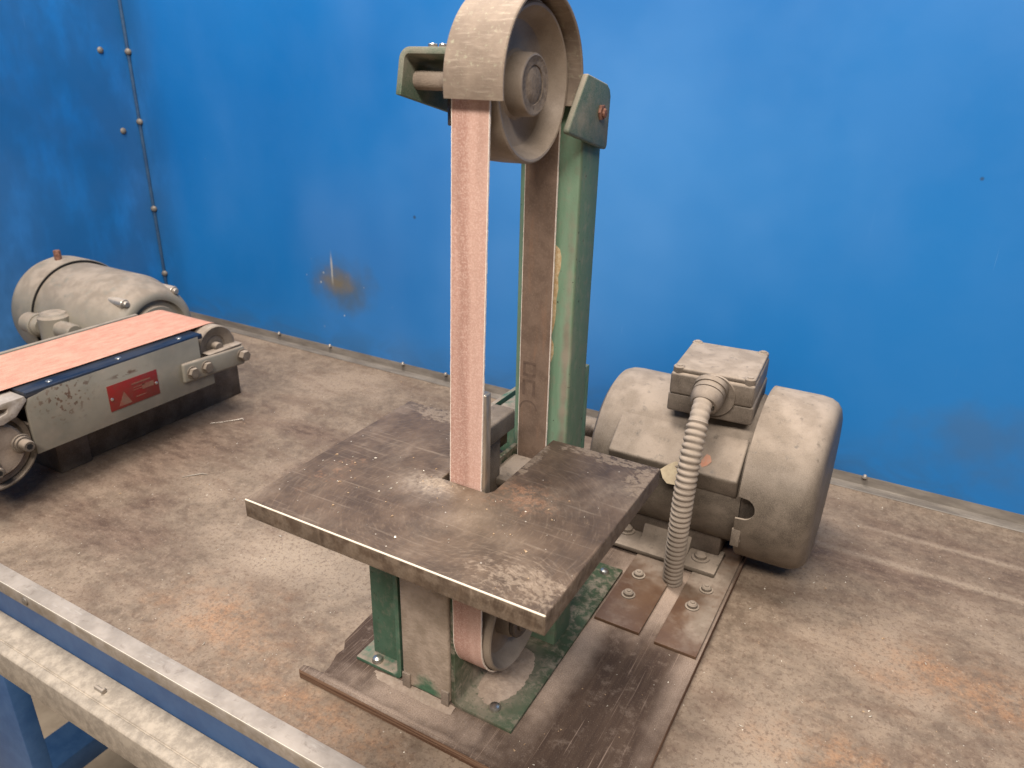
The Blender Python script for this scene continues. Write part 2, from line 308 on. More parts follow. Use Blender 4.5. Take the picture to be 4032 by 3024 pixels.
M = dict(bench=mat_bench(), wall=mat_wall(), plate=mat_plate(), green=mat_green('green_paint'), post=mat_green('green_paint_post', 1), column=mat_column(),
 grit=mat_abrasive(), grit2=mat_abrasive2(), backing=mat_backing(), wood=mat_wood(), grey=mat_grey(), guard=mat_guard(), lip=mat_lip(),
 motor=dusty('motor_paint_dusty_shaded', (66, 58, 50), (82, 73, 63), .45, 0, -.05, 1., 1., .3, 7, .45),  # dust, plus top-down shading put into the colour: pale above, dark below
 cap=dusty('terminal_box_dusty_shaded', (72, 63, 55), (88, 78, 69), .45, 0, 0., .95, 1., .36, 7, .4),  # dusty, with the same top-down shading put into its colour
 wheel=dusty('wheel_metal', (132, 116, 101), (150, 134, 118), .5, .12, .2, .9, .9, .5, 14, .15),
 hub=dusty('hub_metal', (104, 90, 78), (128, 112, 98), .85, 0, .3, .9, .8, .5, 5, 1.),
 dark=dusty('dark_steel', (58, 50, 44), (74, 63, 55), .5, .3, .3, .9, .7, .3, 10),
 conduit=dusty('conduit_dusty', (126, 114, 103), (146, 134, 122), .4, 0, -.1, .8, .9, .3, 14, .15),
 headp=dusty('green_paint_grimy', (62, 84, 66), (74, 92, 76), .6, 0, .2, .85, .9, .5, 7),
 hubface=mat_hub(), strip=mat_strip(), flange=mat_flange(),
 bolt=dusty('bolt_zinc', (150, 142, 132), (170, 162, 152), .3, .6, .3, .95, .6, .2, 5, .1),
 shiny=mat_flat('bright_steel', (176, 168, 156), (204, 198, 188), 4, .28, .9, .08),
 platen=mat_flat('platen_steel', (150, 135, 118), (186, 172, 154), 6, .32, .7, .1, .5, 5, (1, 1, 6)),
 dust=mat_flat('sanding_dust', (146, 128, 113), (164, 146, 130), 5, .95, 0, .7, .15),
 ledge=mat_flat('ledge_cement_board', (138, 127, 114), (170, 157, 141), 12, .8, 0, .45, .3, 7),
 blue=mat_flat('blue_frame_paint', (38, 76, 122), (54, 90, 134), 40, .45, 0, .1),
 floor=mat_flat('floor_concrete', (180, 162, 142), (204, 186, 164), 90, .7, 0, .2),
 red=mat_flat('red_label', (118, 27, 24), (104, 42, 34), 18, .45, 0, .05), tan=mat_flat('label_wear', (112, 84, 68), (120, 66, 52), 8, .6, 0, .05),
 blued=mat_flat('blued_steel', (36, 50, 70), (84, 84, 88), 20, .32, .6, .1, .5, 5, (1, 5, 1)),
 seam=mat_flat('grimy_seam', (44, 72, 104), (60, 86, 112), 20, .6),
 fray=mat_flat('cloth_fray', (222, 202, 186), (238, 224, 210), 2, .8),
 tape=mat_flat('paper_tag', (180, 164, 136), (164, 147, 122), 6, .8, 0, .2), orange=mat_flat('orange_tape', (182, 122, 94), (172, 132, 110), 4, .7, 0, .2),
 ink=mat_flat('ink', (70, 56, 48), (80, 64, 54), 3, .8, 0, .2), inkb=mat_flat('faded_print', (100, 81, 69), (114, 93, 79), 3, .85, 0, .3),
 bare=mat_flat('bare_filler', (206, 186, 150), (182, 148, 104), 3.5, .75, 0, .6, .3, 6), hole=mat_flat('black_gap', (14, 12, 11), (20, 17, 15), 10, .8, 0, .1),
 rust=mat_flat('rusty_bolt', (96, 62, 48), (140, 100, 82), 2.5, .8, .1, .6), chip=mat_flat('bright_chip', (214, 206, 192), (188, 176, 158), 2, .4, .3, .2),
 chip2=mat_flat('dull_chip', (186, 160, 128), (150, 118, 88), 2, .8, 0, .2), tin=mat_flat('galvanised', (96, 88, 80), (122, 113, 103), 12, .55, .15, .15, .5, 5, (5, 1, 1)))

# ------------------------------------------------------------------ mesh helpers (mm in world space)
class B:
    def __init__(s): s.bm = bmesh.new()
    def _merge(s, bm, mat=None):
        if mat is not None: bmesh.ops.transform(bm, matrix=mat, verts=bm.verts)
        me = bpy.data.meshes.new('tmp'); bm.to_mesh(me); bm.free(); s.bm.from_mesh(me); bpy.data.meshes.remove(me); return s
    def box(s, x0, x1, y0, y1, z0, z1, bev=0., seg=2, mat=None):
        bm = bmesh.new(); vs = [bm.verts.new((x, y, z)) for z in (z0, z1) for y in (y0, y1) for x in (x0, x1)]
        for f in ((0, 2, 3, 1), (4, 5, 7, 6), (0, 1, 5, 4), (2, 6, 7, 3), (0, 4, 6, 2), (1, 3, 7, 5)): bm.faces.new([vs[i] for i in f])
        if bev: bmesh.ops.bevel(bm, geom=list(bm.edges), offset=bev, segments=seg, profile=.5, affect='EDGES')
        return s._merge(bm, mat)
    def prism(s, pts, axis, a0, a1, bev=0., seg=2, mat=None):
        """polygon in the two other axes (x: y,z / y: x,z / z: x,y) swept from a0 to a1"""
        bm = bmesh.new()
        def P(p, a): return {'x': (a, p[0], p[1]), 'y': (p[0], a, p[1]), 'z': (p[0], p[1], a)}[axis]
        lo = [bm.verts.new(P(p, a0)) for p in pts]; hi = [bm.verts.new(P(p, a1)) for p in pts]
        bm.faces.new(lo[::-1]); bm.faces.new(hi); n = len(pts)
        for i in range(n): bm.faces.new((lo[i], lo[(i+1) % n], hi[(i+1) % n], hi[i]))
        bmesh.ops.recalc_face_normals(bm, faces=bm.faces)
        if bev: bmesh.ops.bevel(bm, geom=[e for e in bm.edges if e.calc_face_angle(0) > .5], offset=bev, segments=seg, profile=.5, affect='EDGES')
        return s._merge(bm, mat)
    def lathe(s, prof, c, axis='x', seg=64, a0=0., a1=2*math.pi, mat=None, closed=False):
        """prof: (along axis, radius); closed joins last to first (ring sections)"""
        bm = bmesh.new(); full = abs(a1-a0-2*math.pi) < 1e-6; n = seg if full else seg+1; rings = []
        for (a, r) in prof:
            ring = []
            if r < 1e-6: 
                p = {'x': (a, c[0], c[1]), 'y': (c[0], a, c[1]), 'z': (c[0], c[1], a)}[axis]; v = bm.verts.new(p); ring = [v]*n
            else:
                for i in range(n):
                    t = a0+(a1-a0)*i/seg; u, w = r*math.cos(t), r*math.sin(t)
                    ring.append(bm.verts.new({'x': (a, c[0]+u, c[1]+w), 'y': (c[0]+u, a, c[1]+w), 'z': (c[0]+u, c[1]+w, a)}[axis]))
            rings.append(ring)
        prs = list(zip(rings, rings[1:])) + ([(rings[-1], rings[0])] if closed else [])
        for A, Bq in prs:
            for i in range(n if full else n-1):
                j = (i+1) % n; f = [A[i], A[j], Bq[j], Bq[i]]; u = []
                for v in f:
                    if v not in u: u.append(v)
                if len(u) > 2:
                    try: bm.faces.new(u)
                    except ValueError: pass
        if not full and closed:
            for k in (0, n-1): bm.faces.new([r[k] for r in rings])
        bmesh.ops.recalc_face_normals(bm, faces=bm.faces)
        return s._merge(bm, mat)
    def cyl(s, axis, c, r, a0, a1, bev=.6, seg=32, mat=None):
        b = min(bev, r*.4, abs(a1-a0)*.4); d = 1 if a1 > a0 else -1
        return s.lathe([(a0, 0), (a0, r-b), (a0+d*b, r), (a1-d*b, r), (a1, r-b), (a1, 0)], c, axis, seg, mat=mat)
    def hexbolt(s, axis, c, r, a0, a1): return s.cyl(axis, c, r, a0, a1, .5, 6)
    def sweep(s, pts, rad, seg=20):
        """tube through pts with radius function rad(i)"""
        bm = bmesh.new(); rings = []; n = len(pts); T = [(pts[min(i+1, n-1)]-pts[max(i-1, 0)]).normalized() for i in range(n)]
        u = T[0].orthogonal().normalized()
        for i in range(n):
            u = (u - T[i]*u.dot(T[i])).normalized(); w = T[i].cross(u); r = rad(i)
            rings.append([bm.verts.new(pts[i]+u*(r*math.cos(2*math.pi*k/seg))+w*(r*math.sin(2*math.pi*k/seg))) for k in range(seg)])
        for A, Bq in zip(rings, rings[1:]):
            for k in range(seg): bm.faces.new((A[k], A[(k+1) % seg], Bq[(k+1) % seg], Bq[k]))
        bm.faces.new(rings[0][::-1]); bm.faces.new(rings[-1]); bmesh.ops.recalc_face_normals(bm, faces=bm.faces)
        return s._merge(bm)
ROOT = {}
def tag(o, label=None, cat=None, group=None, kind=None):
    for k, v in (('label', label), ('category', cat), ('group', group), ('kind', kind)):
        if v: o[k] = v
    return o
def thing(name, loc, label, cat, group=None):
    o = bpy.data.objects.new(name, None); COL.objects.link(o); o.location = Vector(loc)*K; o.empty_display_size = .02
    ROOT[o.name] = Vector(loc); return tag(o, label, cat, group)
def obj(name, b, mat, parent=None, base=None, label=None, smooth=35):
    off = ROOT[parent.name] if parent else Vector(base or (0, 0, 0))
    bm = b.bm; bmesh.ops.translate(bm, vec=-off, verts=bm.verts); bmesh.ops.scale(bm, vec=(K, K, K), verts=bm.verts)
    me = bpy.data.meshes.new(name); bm.to_mesh(me); bm.free(); me.materials.append(M[mat])
    me.shade_smooth(); me.set_sharp_from_angle(angle=math.radians(smooth))
    o = bpy.data.objects.new(name, me); COL.objects.link(o)
    if parent: o.parent = parent
    else: o.location = off*K
    ROOT[o.name] = off
    if label: o['label'] = label
    return o
def again(src, parent, d):
    """copy of a part, moved by d millimetres, sharing its mesh"""
    o = src.copy(); COL.objects.link(o); o.parent = parent; o.location = src.location + Vector(d)*K; ROOT[o.name] = ROOT[parent.name]; return o
def rotabout(axis, deg, c):
    return Matrix.Translation(Vector(c)) @ Matrix.Rotation(math.radians(deg), 4, axis) @ Matrix.Translation(-Vector(c))

# ------------------------------------------------------------------ setting
floor = tag(obj('floor', B().box(-3500, 3500, -3000, 1500, -860, -850), 'floor', base=(0, 0, -850)), 'pale concrete floor under the workbench', kind='structure')
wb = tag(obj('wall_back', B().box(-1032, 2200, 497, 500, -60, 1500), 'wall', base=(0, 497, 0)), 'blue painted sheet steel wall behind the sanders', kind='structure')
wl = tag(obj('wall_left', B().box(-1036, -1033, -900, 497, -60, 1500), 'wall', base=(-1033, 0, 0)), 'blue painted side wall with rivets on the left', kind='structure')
# folded seam in the corner, its rivets and those on the side sheet
obj('corner_seam', B().prism([(-1032, 496.4), (-1028, 496.4), (-1028.5, 493), (-1032, 492)], 'z', 2, 1500, .8), 'seam', wb)
rv = None
def rivet(parent, p, d, r=4.6):
    global rv
    b = B(); prof = [(0, r), (1.2, r*.95), (2.6, r*.7), (3.4, r*.3), (3.5, 0)]
    q = Vector(d).to_track_quat('Z', 'Y').to_matrix().to_4x4(); b.lathe(prof, (0, 0), 'z', 12, mat=Matrix.Translation(Vector(p)) @ q)
    return obj('rivet', b, 'tin', parent)
for z in (469, 356, 204, 82): rivet(wb, (-1028.5, 493.5, z), (.6, -.8, 0), 5.5)
for y, z in ((446, 470), (462, 342)): rivet(wl, (-1033, y, z), (1, 0, 0), 5.5)
# ------------------------------------------------------------------ workbench
WBN = thing('workbench', (0, 180, -850), 'long steel-topped workbench, rusty and dusty, with pale front ledge', 'workbench')
obj('bench_top', B().box(-1031, 1500, -113, 492, -6, 0), 'bench', WBN)
obj('front_angle', B().prism([(-129, -13.5), (-129, 1), (-113.2, 1), (-113.2, -2), (-126, -2), (-126, -13.5)], 'x', -1031, 1500, .35), 'lip', WBN)
ap = obj('apron', B().box(-1031, 1500, -126.5, -116, -75, -6.2), 'blue', WBN, label='blue painted steel apron below the bench edge')
obj('front_ledge', B().prism([(-126.8, -70), (-126.8, -45), (-148, -46), (-148.4, -47.2), (-149.6, -47.2), (-150, -46), (-157, -46.5), (-158.5, -48), (-158.5, -80), (-126.8, -80)], 'x', -1031, 1500, .5), 'ledge', WBN)
fl = obj('rear_flashing', B().prism([(483, .4), (484, 1.4), (494.5, 3.5), (495.8, 15), (496.8, 15), (496.8, .4)], 'x', -1024, 1500, .25), 'tin', WBN)
for x in (-739, -621, -467, -384, 221, 640):
    obj('flashing_screw', B().lathe([(14.5, 3.2), (16.5, 2.8), (18.2, 1.6), (18.6, 0)], (x, 493.4), 'z', 10), 'bolt', fl)
for x, y in ((-600, -124), (-600, 470), (1300, -124), (1300, 470)):
    obj('leg', B().box(x-62, x+62, y-2, y+18 if y < 0 else y+20, -850, -75.2, 1.5), 'blue', WBN)
obj('stretcher', B().box(-895, -822, -105, 465, -640, -600, 2), 'blue', WBN)
obj('lip_screw', B().lathe([(-129.1, 4.2), (-130.3, 4), (-131, 2.6), (-131.2, 0)], (-432, -6), 'y', 14), 'tin', WBN)

# ------------------------------------------------------------------ upright belt sander
US = thing('upright_belt_sander', (0, 100, 0), 'dusty green upright belt sander with square steel table, bolted to a plywood board', 'belt sander')
# plywood base
random.seed(3)
left = [(-123, -72), (-123.5, -60), (-128, -46), (-127, -38), (-133, -30), (-135, 0), (-137, 40), (-138, 345)]
board = obj('base_board', B().prism([(134, -72), (134, 345)] + left[::-1], 'z', .2, 9, .6), 'wood', US)
fr = [(-143, -74), (-143, -68.5)]
x = -138
while x < 60: fr.append((x, -66.5 + random.uniform(-1.6, 1.4) - (max(0, x-20)*.08))); x += random.uniform(5, 13)
fr += [(60, -73.6), (60, -75)]
obj('splintered_edge', B().prism(fr, 'z', .3, 8.7, .25), 'wood', board)
# angle legs and column under the table
obj('left_foot', B().prism([(-110, 9.1), (-110, 12.4), (-71, 12.4), (-68.6, 14.5), (-68.2, 17), (-68.2, 195.8), (-64.2, 195.8), (-64.2, 14), (-66, 10.4), (-69, 9.1)], 'y', -42, 180, .5), 'green', US)
obj('right_foot', B().prism([(36, 9.1), (36, 12.4), (-8.5, 12.4), (-11.4, 14.2), (-12.6, 18), (-12.6, 195.8), (-16.2, 195.8), (-16.2, 13), (-13.5, 10), (-10.5, 9.1)], 'y', -43, 46, .5).box(-12, 36, 46.02, 178, 9.1, 12.4, .4), 'flange', US)
obj('gusset', B().box(-101, -68.4, -30, -26.5, 12.6, 195.8, .5), 'green', US)
obj('column', B().box(-60.5, -16.6, -45, -6, 12, 195.8, 2.2, 3), 'column', US)
obj('column_clip', B().box(-60, -52.5, -46.5, -44, 9.2, 24, .6), 'hub', US)
obj('column_clip', B().box(-23.5, -16.8, -46.5, -44, 9.2, 24, .6), 'hub', US)
for n_, (x, y) in enumerate(((15, -31), (-92, -37), (22, 165))):
    obj('foot_screw', B().lathe([(12.4, 4.8), (13.6, 4.7), (15.4, 3.6), (16.2, 1.6), (16.3, 0)], (x, y), 'z', 20), 'shiny', US)
# table with its notch
tb = B().prism([(-110, -130), (100, -130), (100, 43), (18, 43), (17.6, -41), (15, -45.5), (-20, -45), (-20, 43), (-111.5, 43)], 'z', 196, 209, .9, 3)
table = obj('work_table', tb, 'plate', US, smooth=30)
# post and tension head
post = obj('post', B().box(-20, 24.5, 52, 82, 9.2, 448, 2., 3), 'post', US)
random.seed(11); ch = []
zz = 281; e = []
prof_r = [(262, 7.5), (266, 9.5), (272, 10.8), (279, 10.6), (284, 8.2), (289, 9.6), (296, 11.2), (304, 11.4), (312, 11.2), (320, 12.2), (328, 12), (335, 13.6), (342, 13.8), (347, 12), (350, 8)]
pts = [(2, 262)] + [(r+random.uniform(-.3, .3), z) for z, r in prof_r] + [(2, 350)]
obj('bare_patch', B().prism(pts, 'y', 51.55, 52.4, .25), 'bare', post, label='patch where the green paint has flaked off to pale filler')
obj('rear_guard', B().box(9, 23, 84, 92, 60, 253, 1.2).box(-60, -22, 84, 140, 9.2, 196, 2.5), 'green', US)
Th = -12.5; hc = (0, 42, 457)
hd = B()
mt = rotabout('X', Th, hc)
bend = [(-67.6, 430), (-67.6, 450)] + [(-60.6-7*math.cos(t), 450+7*math.sin(t)) for t in [math.pi/2*k/8 for k in range(1, 8)]] + [(-60.6, 457), (-24, 457), (-24, 453), (-60.6, 453)] + [(-60.6-3*math.sin(t), 450+3*math.cos(t)) for t in [math.pi/2*k/8 for k in range(1, 8)]] + [(-63.6, 450), (-63.6, 430)]
hd.prism(bend, 'y', -13, 83, .5, 2, mat=mt)
hd.box(-24.1, 28, 48, 76, 453.1, 456.9, 1.2, 2, mat=mt)
hd.prism([(43, 456.5), (74, 450.5), (78.5, 447.5), (80.5, 443), (79.5, 413), (77.5, 410.5), (20, 423.5), (19, 425.5)], 'x', 25.6, 29.8, 1.2, 3)
head = obj('tension_head', hd, 'headp', US)
obj('pivot_bolt', B().hexbolt('x', (65, 434), 5, 29.7, 31.6).cyl('x', (65.4, 433.5), 3, 31.5, 33.4, .8, 14), 'rust', head, label='rusty pivot bolt through the head')
obj('adjusting_screw', B().cyl('z', (-53.5, 2), 3, 462, 471, .5, 14).cyl('z', (-47.5, 4), 2.6, 462, 471, .5, 14), 'shiny', head)
obj('spring_post', B().cyl('z', (-50, 22), 6, 424, 458, .5, 16).cyl('z', (-38, 24), 5, 424, 458, .5, 16), 'dark', head)
obj('head_screw', B().lathe([(-3, 0), (-2.4, 2), (0, 3), (2.4, 2), (3, 0)], (-19, 437.5), 'x', 14), 'shiny', head)
obj('axle', B().cyl('x', (0, 450.5), 5.6, -71, -8, .8, 24), 'hub', US)
# wheels
def wheel(zc, front=17., left=-10., r=42.6, name='wheel', mat='wheel'):
    prof = [(left, 0), (left, r-3), (left+1.2, r-.6), (left+3, r), (0, r+.25), (front-3, r), (front-.8, r-.4), (front, r-1.4), (front-.3, r-2.6), (front-4, r-4.2), (front-10, r-6.8),
            (front-12, r-9), (front-12.8, 25), (front-12.4, 19), (front-11, 17.4), (front-1.2, 16.8), (front-.3, 16.2), (front, 15.4)]
    w = obj(name, B().lathe(prof, (0, zc), 'x', 96), mat, US)
    h = B(); h.lathe([(front, 15.4), (front-.5, 14.6), (front-.6, 10.5), (front-1.4, 10.2), (front-1.2, 9.4), (front-.5, 8.2), (front+.4, 4.5), (front+.2, 0)], (0, zc), 'x', 48)
    obj('hub_face', h, 'hubface', w)
    return w
wheel(450, left=-10.5, name='upper_wheel')
wheel(78.5, name='lower_wheel')
obj('lower_hub', B().cyl('x', (0, 78.5), 15.6, 16.9, 21.5, .8, 40).cyl('x', (0, 78.5), 10, 21.4, 24, .8, 30), 'dark', US)
# belt: a closed band with thickness
def belt_path(yF, yR, zt, zb, r, n=28, ns=60):
    pth = []
    for i in range(ns): pth.append((yF, zb+(zt-zb)*i/ns))
    for i in range(n): t = math.pi-math.pi*i/n; pth.append((r*math.cos(t), zt+r*math.sin(t)))
    for i in range(ns): pth.append((yR, zt+(zb-zt)*i/ns))
    for i in range(n): t = -math.pi*i/n; pth.append((r*math.cos(t), zb+r*math.sin(t)))
    return pth
def band(inner, outer, x0, x1, lean, flip=False):
    """outer skin faces out; returns (outside, inside) builders"""
    o, i_ = B(), B()
    for b, r, sgn in ((o, outer, 1), (i_, inner, -1)):
        p = belt_path(-r, r, 450, 78.5, r); vs = []
        for k, (y, z) in enumerate(p):
            L = lean(y, z); jit = random.uniform(-.16, .16)
            vs.append((b.bm.verts.new((x0+L+jit, y, z)), b.bm.verts.new((x1+L+random.uniform(-.16, .16), y, z))))
        for k in range(len(vs)):
            a, c = vs[k], vs[(k+1) % len(vs)]; f = (a[0], a[1], c[1], c[0]); b.bm.faces.new(f if sgn > 0 else f[::-1])
        bmesh.ops.recalc_face_normals(b.bm, faces=b.bm.faces)
        if sgn < 0: bmesh.ops.reverse_faces(b.bm, faces=b.bm.faces)
    return o, i_
def lean(y, z):
    if y > 0: return 0
    t = abs(z-209)/240
    return (-2.1*max(0, 1-t) + 2.0*max(0, (z-209)/241))
random.seed(5); ob, ib = band(43.5, 44.6, -11.4, 12, lean)
belt = obj('sanding_belt', ob, 'grit', US, label='pinkish abrasive belt running over both wheels', smooth=60)
random.seed(5); inn = obj('belt_backing', ib, 'backing', belt, smooth=60, label='brown cloth back of the belt')
# pale frayed edges of the belt
for xs in (-11.4, 12):
    eb = B()
    p = belt_path(-44.1, 44.1, 450, 78.5, 44.1)
    for (y0, z0), (y1, z1) in zip(p, p[1:]+p[:1]):
        x = xs+lean(y0, z0); x2 = xs+lean(y1, z1); n_ = Vector((0, y0, z0-(450 if z0 > 450 else 78.5 if z0 < 78.5 else z0))); n_ = n_.normalized() if n_.length > 0 else Vector((0, 1, 0))
        q = [Vector((x, y0, z0))+n_*.62, Vector((x, y0, z0))-n_*.62, Vector((x2, y1, z1))-n_*.62, Vector((x2, y1, z1))+n_*.62]
        d = -.22 if xs < 0 else .22
        lo = [eb.bm.verts.new(v-Vector((d, 0, 0))) for v in q]; hi = [eb.bm.verts.new(v+Vector((d*random.uniform(.6, 1.6), 0, 0))) for v in q]
        for a in range(4): eb.bm.faces.new((lo[a], lo[(a+1) % 4], hi[(a+1) % 4], hi[a]))
        eb.bm.faces.new(hi); eb.bm.faces.new(lo[::-1])
    bmesh.ops.recalc_face_normals(eb.bm, faces=eb.bm.faces)
    obj('frayed_edge', eb, 'fray', belt)
# worn print on the cloth back (outlines only: it cannot be read any more)
Y0, Y1 = 43.36, 43.46
def glyph(bars, arcs=()):
    pr = B()
    for q in bars: pr.box(q[0], q[1], Y0, Y1, q[2], q[3])
    for (cx, cz, r0, r1, a0, a1) in arcs: pr.lathe([(Y0, r0), (Y0, r1), (Y1, r1), (Y1, r0)], (cx, cz), 'y', 16, math.radians(a0), math.radians(a1), closed=True)
    obj('worn_print', pr, 'inkb', inn)
glyph([(-8.8, 1.6, 263.2, 265.2), (-8.8, 1.6, 254, 256), (-8.8, -6.6, 255.8, 263.4), (-.6, 1.6, 255.8, 263.4)])
glyph([(-8.8, 1.6, 249.5, 251.5), (-8.8, -6.6, 239, 249.7), (-.6, 1.6, 239, 249.7)])
glyph([], [(-3.6, 228, 6, 7.2, 0, 180)])
# guard over the upper wheel
gd = B(); r0, r1 = 46.8, 49
sec = [(-10.5, r0), (-10.9, r0+.6), (-10.9, r1-.6), (-10.3, r1), (24.6, r1), (25.2, r1-.6), (25.2, r0+.6), (24.6, r0)]
gd.lathe(sec, (-2.4, 450), 'x', 72, math.radians(-15), math.radians(188), closed=True)
guard = obj('wheel_guard', gd, 'guard', US)
# platen behind the front run and its bracket
obj('platen', B().box(-11.6, 12.2, -43.2, -36.2, 110, 275, 1.1, 3), 'platen', US)
obj('platen_bracket', B().box(-16, 1.5, -36, 15.5, 225.5, 241, 2.2, 3).box(-15.5, -6, -36, 8, 120, 225.6, 1), 'motor', US)
obj('table_bracket', B().box(-45, 40, 2, 41, 184, 190, 1.2).box(-62, -45.2, -20, 41, 150, 190, 1.2), 'motor', US)
# steel strips that carry the motor
for (x0, x1, y0) in ((38.6, 80.4, 103), (95, 131.5, 100)):
    st = obj('mounting_strip', B().box(x0, x1, y0, 340, 9.1, 12.2, .4), 'strip', US)
    for (bx, by) in (((54, 146), (52, 178)) if x0 < 50 else ((110, 160), (114.5, 190))):
        b = B(); b.lathe([(12.2, 6.6), (13.2, 6.4), (13.3, 4.8), (15.6, 4.6), (16.8, 3.4), (17.1, 0)], (bx, by), 'z', 24)
        b.cyl('z', (bx, by), 2, 17, 17.9, .3, 10); obj('strip_bolt', b, 'motor', st)
# motor
my, mz = 287, 98
mb = B(); R = 75
mb.lathe([(-31, 0), (-31, 26), (-30, 28), (-26, 29), (-25.6, R-16), (-24.5, R-9), (-21, R-3.2), (-15, R-.6), (-8, R), (118, R), (121, R-1), (128, R-3), (128, 0)], (my, mz), 'x', 96)
motor = obj('motor', mb, 'motor', US, label='fawn dust-covered electric motor lying behind the table')
obj('shaft', B().cyl('x', (my, mz), 11, -62, -30, .8, 24), 'dark', motor)
obj('end_stud', B().cyl('x', (my-40, mz+20), 5, -34, -25, .5, 14), 'dark', motor)
obj('capacitor_housing', B().prism([(236, 153), (203, 123.5), (211.5, 103), (240, 100), (250, 130)], 'x', 1, 124.5, 2.4, 3), 'motor', motor)
fc = B(); RF = 85
ths = sorted([math.pi*2*i/140 for i in range(140)] + [math.radians(178.5)+k/RF for k in [-11.2+.8*q for q in range(29)]])
def ndep(t):
    u = (t-math.radians(178.5))*RF
    return 5+math.sqrt(max(0, 121-u*u)) if abs(u) < 11 else 0
rows = []
for (ax_, r_) in ((0, RF-2), (0, RF), (22, RF), (44, RF), (52, RF-1.2), (58, RF-4.2), (62, RF-9.2), (64, RF-16), (64, 30), (63, 1)):
    rows.append([fc.bm.verts.new((127.5+max(ax_, ndep(t)) if ax_ < 20 else 127.5+ax_, my+r_*math.cos(t), mz+r_*math.sin(t))) for t in ths])
inn_ = [fc.bm.verts.new((168, my+(RF-2)*math.cos(t), mz+(RF-2)*math.sin(t))) for t in ths]
for A, Bq in list(zip(rows, rows[1:])) + [(inn_, rows[0])]:
    for k in range(len(ths)): fc.bm.faces.new((A[k], A[(k+1) % len(ths)], Bq[(k+1) % len(ths)], Bq[k]))
bmesh.ops.recalc_face_normals(fc.bm, faces=fc.bm.faces)
cov = obj('fan_cover', fc, 'motor', motor)
obj('fan_shroud', B().lathe([(128, 60), (128.5, 71), (166, 71), (166, 60)], (my, mz), 'x', 64), 'dark', cov)
obj('cover_tab', B().box(126, 134, 204.6, 208, 58, 76, .8), 'motor', cov)
for a in (25, 95, 205): obj('cover_screw', B().cyl('x', (0, 0), 2.8, 0, 3, .6, 12, mat=Matrix.Translation((131.5, my+(RF-.2)*math.cos(math.radians(a)), mz+(RF-.2)*math.sin(math.radians(a)))) @ Matrix.Rotation(math.radians(-a), 4, 'X') @ Matrix.Rotation(math.radians(90), 4, 'Z')), 'bolt', cov)
obj('under_motor_shade', B().box(8, 112, 240, 345, 17.5, 40, 2), 'dark', motor)  # dark block added for the black shade under the motor body
obj('motor_base', B().prism([(212, 12.4), (212, 17), (232, 19), (248, 42), (330, 42), (342, 19), (362, 17), (362, 12.4)], 'x', 34, 84, 1.5).box(4, 116, 210, 252, 12.5, 17.4, 1.4).box(4, 116, 322, 364, 12.5, 17.4, 1.4), 'motor', motor)
for x, y in ((97, 229), (17, 236)):
    obj('base_bolt', B().lathe([(17.4, 9), (18.6, 8.8), (18.8, 6), (21.6, 5.8), (23, 4.2), (23.3, 0)], (x, y), 'z', 24), 'motor', motor)
# terminal box
rt = rotabout('Z', 3.5, (85, 226, 190))
tbx = obj('terminal_box', B().box(47, 124, 228, 312, 168, 186.5, 2.4, 3, mat=rt).box(48, 123, 226, 311, 186, 207, 2.6, 3, mat=rt), 'cap', motor)
obj('box_lid', B().box(49, 122, 228.5, 309, 206.6, 211.5, 1.8, 3, mat=rt), 'cap', tbx)
for x, y in ((54, 232), (117, 232), (117, 305), (54, 305)):
    obj('lid_screw', B().cyl('z', (x, y), 5.2, 200, 212.6, 1, 20, mat=rt).cyl('z', (x, y), 3, 212.4, 213.5, .4, 14, mat=rt), 'cap', tbx)
obj('knockout_boss', B().lathe([(226, 20), (224.6, 19.4), (224.4, 0)], (88, 192), 'y', 40, mat=rt), 'cap', tbx)
gm = Matrix.Translation((86, 224, 199)) @ Matrix.Rotation(math.radians(26), 4, 'X')
obj('conduit_gland', B().lathe([(2, 15.5), (-3, 15.2), (-3.2, 14), (-5, 13.8), (-5.2, 14.6), (-9, 14.6), (-9.4, 13.2), (-10, 14.4), (-15, 14), (-20, 12.6), (-21.5, 11.4), (-21.5, 9.4), (-18, 9)], (0, 0), 'y', 36, mat=gm), 'cap', tbx)
# corrugated conduit
cp = [(85, 211, 195), (85.3, 203, 191), (86, 193, 181), (86.8, 182, 164), (87.2, 175, 147), (87.1, 171, 123.6), (86.3, 172, 92.8), (84.6, 177, 58), (82.6, 186, 22), (82, 190, 9.2)]
cp = [Vector(p) for p in cp]; fine = []
def cat(p0, p1, p2, p3, t): return .5*((2*p1)+(-p0+p2)*t+(2*p0-5*p1+4*p2-p3)*t*t+(-p0+3*p1-3*p2+p3)*t**3)
for i in range(len(cp)-1):
    a, b_, c, d = cp[max(i-1, 0)], cp[i], cp[i+1], cp[min(i+2, len(cp)-1)]
    for k in range(40): fine.append(cat(a, b_, c, d, k/40))
fine.append(cp[-1])
acc = [0]
for p, q in zip(fine, fine[1:]): acc.append(acc[-1]+(q-p).length)
L = acc[-1]; step = .62; pts = []; j = 0
for i in range(int(L/step)+1):
    s_ = i*step
    while j < len(acc)-2 and acc[j+1] < s_: j += 1
    t = (s_-acc[j])/max(acc[j+1]-acc[j], 1e-6); pts.append(fine[j].lerp(fine[j+1], min(t, 1)))
def crad(i):
    s_ = i*step; pitch = 5.6; u = (s_/pitch) % 1
    amp = 1. if s_ > 26 else .35
    return 8.0 + amp*1.55*max(0., math.cos((u-.5)*math.pi*1.25))**.7
obj('conduit', B().sweep(pts, crad, 28), 'conduit', US, label='ribbed grey conduit curving from the terminal box to the board', smooth=70)
